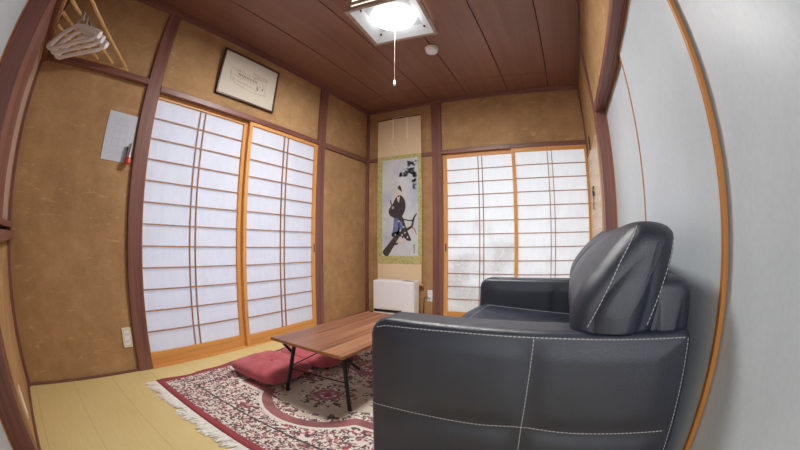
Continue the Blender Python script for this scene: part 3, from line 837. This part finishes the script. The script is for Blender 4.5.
for y0, z0_, y1, z1_ in ((-.20, .245, .13, .235), (-.20, .245, -.21, .20), (-.21, .20, .17, .175), (.13, .235, .17, .175), (-.17, .16, .10, .135), (-.21, .20, -.15, .13),
                         (-.15, .13, .06, .105), (.06, .105, .19, .12), (.17, .175, .20, .12), (.02, .275, .19, .265), (.02, .275, .03, .245), (.19, .265, .18, .225), (-.11, .255, -.12, .18)):
    stroke(sk, y0, z0_, y1, z1_, .0035)
for k in range(60):
    y = rnd.uniform(-.20, .19); z = rnd.uniform(.12, .25); stroke(sk, y, z, y+rnd.uniform(-.02, .02), z+rnd.uniform(.006, .022), .003)
for k in range(10): stroke(sk, .04+.015*k, .272, .038+.015*k, .238, .004)
for k in range(12): stroke(dk, -.12+.018*k, .218-.001*k, -.12+.018*k, .205-.001*k, .006)
for y, z in ((.09, .15), (.10, .14), (.15, .15)): stroke(dk, y, z, y+.004, z+.022, .008)
stroke(dk, -.13, .222, .09, .210, .003)
sk.build('sketch_lines', M['sketch'], pr); dk.build('dark_strokes', M['sketch_dark'], pr)

# ------------------------------------------------------------------ ceiling lamp
lamp = empty('ceiling_lamp', (-.885, 1.705, H), math.radians(5.2), label='square wooden ceiling lamp with a bright round diffuser', cat='lamp')
ls = .245; zb = -.125
def ring(mb, s, t, z0_, z1_, bev=.002):
    return mb.box(-s, s, -s, -s+t, z0_, z1_, bev=bev).box(-s, s, s-t, s, z0_, z1_, bev=bev).box(-s, -s+t, -s+t, s-t, z0_, z1_, bev=bev).box(s-t, s, -s+t, s-t, z0_, z1_, bev=bev)
fl = ring(MB(), ls, .025, zb, zb+.030).build('lower_frame', M['grey_wood'], lamp)
ring(MB(), ls-.022, .014, zb+.070, zb+.098).build('upper_frame', M['grey_wood'], lamp)
ring(MB(), ls-.030, .003, zb+.028, -.004, 0).build('side_panel', M['lamp_side'], lamp)
for sx in (-1, 1):
    for sy in (-1, 1): MB().box(sx*(ls-.026)-.008, sx*(ls-.026)+.008, sy*(ls-.026)-.008, sy*(ls-.026)+.008, zb+.02, -.002).build('corner_strut', M['grey_wood'], lamp)
# sloping white reflector
s0, s1, z0_, z1_ = ls-.025, .155, zb+.006, zb+.058
vs = [(-s0, -s0, z0_), (s0, -s0, z0_), (s0, s0, z0_), (-s0, s0, z0_), (-s1, -s1, z1_), (s1, -s1, z1_), (s1, s1, z1_), (-s1, s1, z1_)]
rf = MB().add(vs, [(0, 1, 5, 4), (1, 2, 6, 5), (2, 3, 7, 6), (3, 0, 4, 7), (4, 5, 6, 7)]).build('reflector', M['reflector'], lamp)
MB().lathe((0, 0, z1_), [(.150, -.002), (.152, -.012), (.146, -.026), (.128, -.038), (.09, -.046), (.04, -.050), (.002, -.051)], 48).build('diffuser', M['glow'], lamp)
for x, y in ((.165, .165), (-.165, .165), (-.165, -.165), (.165, -.165)):
    MB().lathe((x, y, z1_-.012), [(.007, 0), (.007, -.01), (.004, -.014)], 12).build('screw_knob', M['foot'], lamp)
cd = MB().tube([(-.002, .03, z1_-.04), (-.002, .03, -.3), (-.002, .03, -.582)], .0010, 6).build('pull_cord', M['cord'], lamp)
MB().lathe((-.002, .03, -.622), [(.004, 0), (.008, .006), (.0085, .02), (.006, .036), (.002, .042)], 14).build('cord_knob', M['white_plastic'], cd)

# smoke detector
det = empty('smoke_detector', (-.848, 2.318, H), 0, label='small round white detector on the ceiling behind the lamp', cat='detector')
MB().lathe((0, 0, 0), [(.056, 0), (.057, -.012), (.054, -.020)], 36).build('base', M['beige_plastic'], det)
MB().lathe((0, 0, 0), [(.050, -.020), (.050, -.036), (.044, -.044), (.010, -.047), (.001, -.047)], 36).build('cap', M['white_plastic'], det)

# ------------------------------------------------------------------ corner rods and hangers
rack = empty('corner_rack', (-2.05, -.14, 1.80), 0, label='four pale wooden rods laid across the near left corner rails', cat='rack')
RZ = 1.838
def R(p): return (p[0]+2.05, p[1]+.14, p[2]-1.80)
rods = [((-2.062, .438), (-1.325, -.160)), ((-2.062, .330), (-1.515, -.160)), ((-2.062, .212), (-1.665, -.165)), ((-2.062, .090), (-1.800, -.168))]
for a, c in rods: MB().tube([R((*a, RZ)), R((*c, RZ))], .0105, 12).build('rod', M['rod'], rack)
MB().box(*[v for p in zip(R((-2.088, .045, 1.813)), R((-2.055, .462, 1.829))) for v in p], bev=.002).build('rail', M['rod'], rack)
MB().box(*[v for p in zip(R((-1.84, -.190, 1.799)), R((-1.318, -.160, 1.829))) for v in p], bev=.002).build('rail', M['rod'], rack)
def hanger(t, ang, label, tilt=0):
    a, c = Vector((*rods[1][0], 0)), Vector((*rods[1][1], 0)); p = a.lerp(c, t)
    d = (c-a).normalized()
    root = empty('coat_hanger', (p.x, p.y, RZ), math.atan2(d.y, d.x)+PI/2+ang, label=label, cat='hanger', group='white clothes hangers')
    root.rotation_euler[0] = tilt
    body = MB(); pts = []; rs = []
    for k in range(25):
        s = -1+2*k/24; pts.append((s*.190, .018*abs(s)**2, -.062-.075*abs(s)**1.3)); rs.append(.012+.010*abs(s)**2*(1 if abs(s) < .97 else .7))
    body.tube(pts, rs, 12); body.build('shoulder_arm', M['hanger'], root)
    MB().tube([(-.178, .016, -.138), (-.15, .012, -.158), (.15, .012, -.158), (.178, .016, -.138)], .011, 10).build('trouser_bar', M['hanger'], root)
    hk = [(0, 0, -.066), (0, 0, -.045)]
    for k in range(13):
        an = -PI/2+(k/12)*PI*1.25
        hk.append((.0225*math.cos(an), 0, -.0035+.0225*math.sin(an)))
    MB().tube(hk, .0075, 10).build('hook', M['grey_plastic'], root)
    return root
hanger(.60, .0, 'milky white clothes hanger foremost in the bunch on the corner rods')
hanger(.675, -.01, 'milky white clothes hanger in the middle of the bunch on the corner rods')
hanger(.745, .015, 'milky white clothes hanger rearmost in the bunch, nearest the corner post')

# ------------------------------------------------------------------ notice, torch, sockets, chain
nt_ = empty('paper_notice', (WA, .523, 1.408), 0, label='white paper notice pinned to the left plaster wall under the rods', cat='notice')
nt_.rotation_euler = (math.radians(-1.5), 0, 0)
sh = MB().box(.001, .004, -.108, .108, -.150, .150).build('sheet', M['white_paper'], nt_)
ik = MB()
for y0, z0_, y1, z1_ in ((-.05, .075, .05, .075), (-.05, -.06, .05, -.06), (-.05, .075, -.05, -.06), (.05, .075, .05, -.06), (0, .075, 0, -.06), (-.05, .03, .05, .03), (-.05, -.015, .05, -.015)):
    ik.box(.0038, .0046, min(y0, y1)-.0012, max(y0, y1)+.0012, min(z0_, z1_)-.0012, max(z0_, z1_)+.0012)
for k in range(5): ik.box(.0038, .0046, -.06, .06-.01*k, .115-.006*k, .116-.006*k)
for k in range(3): ik.box(.0038, .0046, -.06, .05-.01*k, -.09-.009*k, -.089-.009*k)
ik.build('printed_table', M['ink'], sh)
tor = empty('flashlight', (WA-.0015, .606, 1.30), 0, label='silver and orange red flashlight clipped to the wall below the notice', cat='flashlight')
MB().box(0, .014, -.014, .014, -.03, .055, bev=.003).build('holder', M['foot'], tor)
MB().tube([(.034, .005, .070), (.034, 0, 0), (.034, -.002, -.012)], [.015, .015, .017], 18).build('barrel', M['steel'], tor)
MB().tube([(.034, -.002, -.012), (.034, -.005, -.030), (.034, -.006, -.050)], [.017, .023, .024], 20).build('lamp_head', M['red_plastic'], tor)
def outlet(loc, axis, w_, h_, mat, label, slots):
    o = empty('wall_outlet', loc, 0, label=label, cat='outlet')
    def bx(a0, a1, d0, d1, z0_, z1_, bev=0):
        return MB().box(d0, d1, a0, a1, z0_, z1_, bev=bev) if axis == 'x' else MB().box(a0, a1, -d1, -d0, z0_, z1_, bev=bev)
    pl = bx(-w_/2, w_/2, 0, .008, -h_/2, h_/2, .002).build('plate', M[mat], o)
    bx(-w_*.28, w_*.28, .0075, .0095, -h_*.36, h_*.36, .001).build('insert', M['white_plastic'], o)
    for z in slots:
        for s in (-1, 1): bx(s*.008-.0015, s*.008+.0015, .009, .0102, z-.006, z+.006).build('slot', M['dark'], pl)
outlet((WA, .598, .222), 'x', .068, .124, 'beige_plastic', 'beige wall outlet low on the plaster left of the dark post', (.022, -.022))
outlet((-1.305, WB, .250), 'y', .066, .124, 'white_plastic', 'white wall outlet low beside the heater and the dark post', (.022, -.022))
ch = empty('hanging_chain', (XC-.014, 3.02, 1.27), 0, label='small dark chain hanging on the narrow pale panel right of the back screens', cat='chain')
MB().cyl((.004, 0, 0), (-1, 0, 0), .010, .014, 14).build('hook', M['black_metal'], ch)
b = MB()
for k in range(9):
    z = -.012-.021*k; yj = .006*math.sin(k*1.7)
    pts = [(-.006+(.0 if k % 2 else .004*math.cos(t)), yj+(.005*math.cos(t) if k % 2 else 0), z+.012*math.sin(t)) for t in [2*PI*j/12 for j in range(13)]]
    b.tube(pts, .0022, 6, False)
b.build('link', M['black_metal'], ch)
MB().box(-.014, 0, -.022, .014, -.075, -.030, bev=.003).build('latch', M['black_metal'], ch)
tagp = empty('paper_tag', (-1.50, WD-.0015, .165), 0, label='small white plate low on the wall in the near left corner', cat='plate')
MB().box(-.035, .035, 0, .006, -.062, .062, bev=.002).build('plate', M['beige_plastic'], tagp)
MB().box(-.018, .018, .0055, .008, -.04, .04, bev=.001).build('insert', M['white_plastic'], tagp)

# ------------------------------------------------------------------ light
def area(name, loc, rot, sx, sy, power, col):
    l = bpy.data.lights.new(name, 'AREA'); l.shape = 'RECTANGLE'; l.size = sx; l.size_y = sy; l.energy = power; l.color = col
    o = bpy.data.objects.new(name, l); COL.objects.link(o); o.location = loc; o.rotation_euler = rot; return o
area('daylight_left', (XA-.75, 1.6, 1.0), (0, -PI/2, 0), 2.1, 2.2, 21, (.93, .95, 1))
area('daylight_back', (-.39, YB+.80, 1.0), (PI/2, 0, PI), 2.2, 2.1, 23, (1, 1, 1))
lo = area('lamp_light', (-.885, 1.705, H-.1275), (0, 0, math.radians(5.2)), .40, .40, 27, (1, .975, .94))
area('added_rear_fill', (.02, -1.2, 1.3), (PI/2, 0, 0), .9, 1.6, 10, (1, .97, .93))  # added fill lamp, out of view, shining in through the opening behind the camera
wd = bpy.data.worlds.new('sky'); scene.world = wd; wd.use_nodes = True
wd.node_tree.nodes['Background'].inputs[0].default_value = (.75, .85, 1, 1); wd.node_tree.nodes['Background'].inputs[1].default_value = .6

# ------------------------------------------------------------------ camera: 15 mm fisheye (equisolid)
cam = bpy.data.cameras.new('camera'); co = bpy.data.objects.new('camera', cam); COL.objects.link(co)
cam.type = 'PANO'
cc = cam if hasattr(cam, 'panorama_type') else cam.cycles
cc.panorama_type = 'FISHEYE_EQUISOLID'
cc.fisheye_lens = 343.97*36/800; cc.fisheye_fov = PI
cam.sensor_width = 36; cam.sensor_height = 20.25; cam.sensor_fit = 'HORIZONTAL'; cam.clip_start = .01
co.location = (0, 0, CAMZ); co.rotation_euler = (PI/2+.05205, 0, .45628)
scene.camera = co

vs_ = scene.view_settings
vs_.view_transform = 'Standard'; vs_.look = 'None'; vs_.gamma = 1; vs_.use_curve_mapping = False; vs_.exposure = .72
scene.cycles.use_denoising = True
scene.cycles.max_bounces = 10; scene.cycles.diffuse_bounces = 6; scene.cycles.transmission_bounces = 6
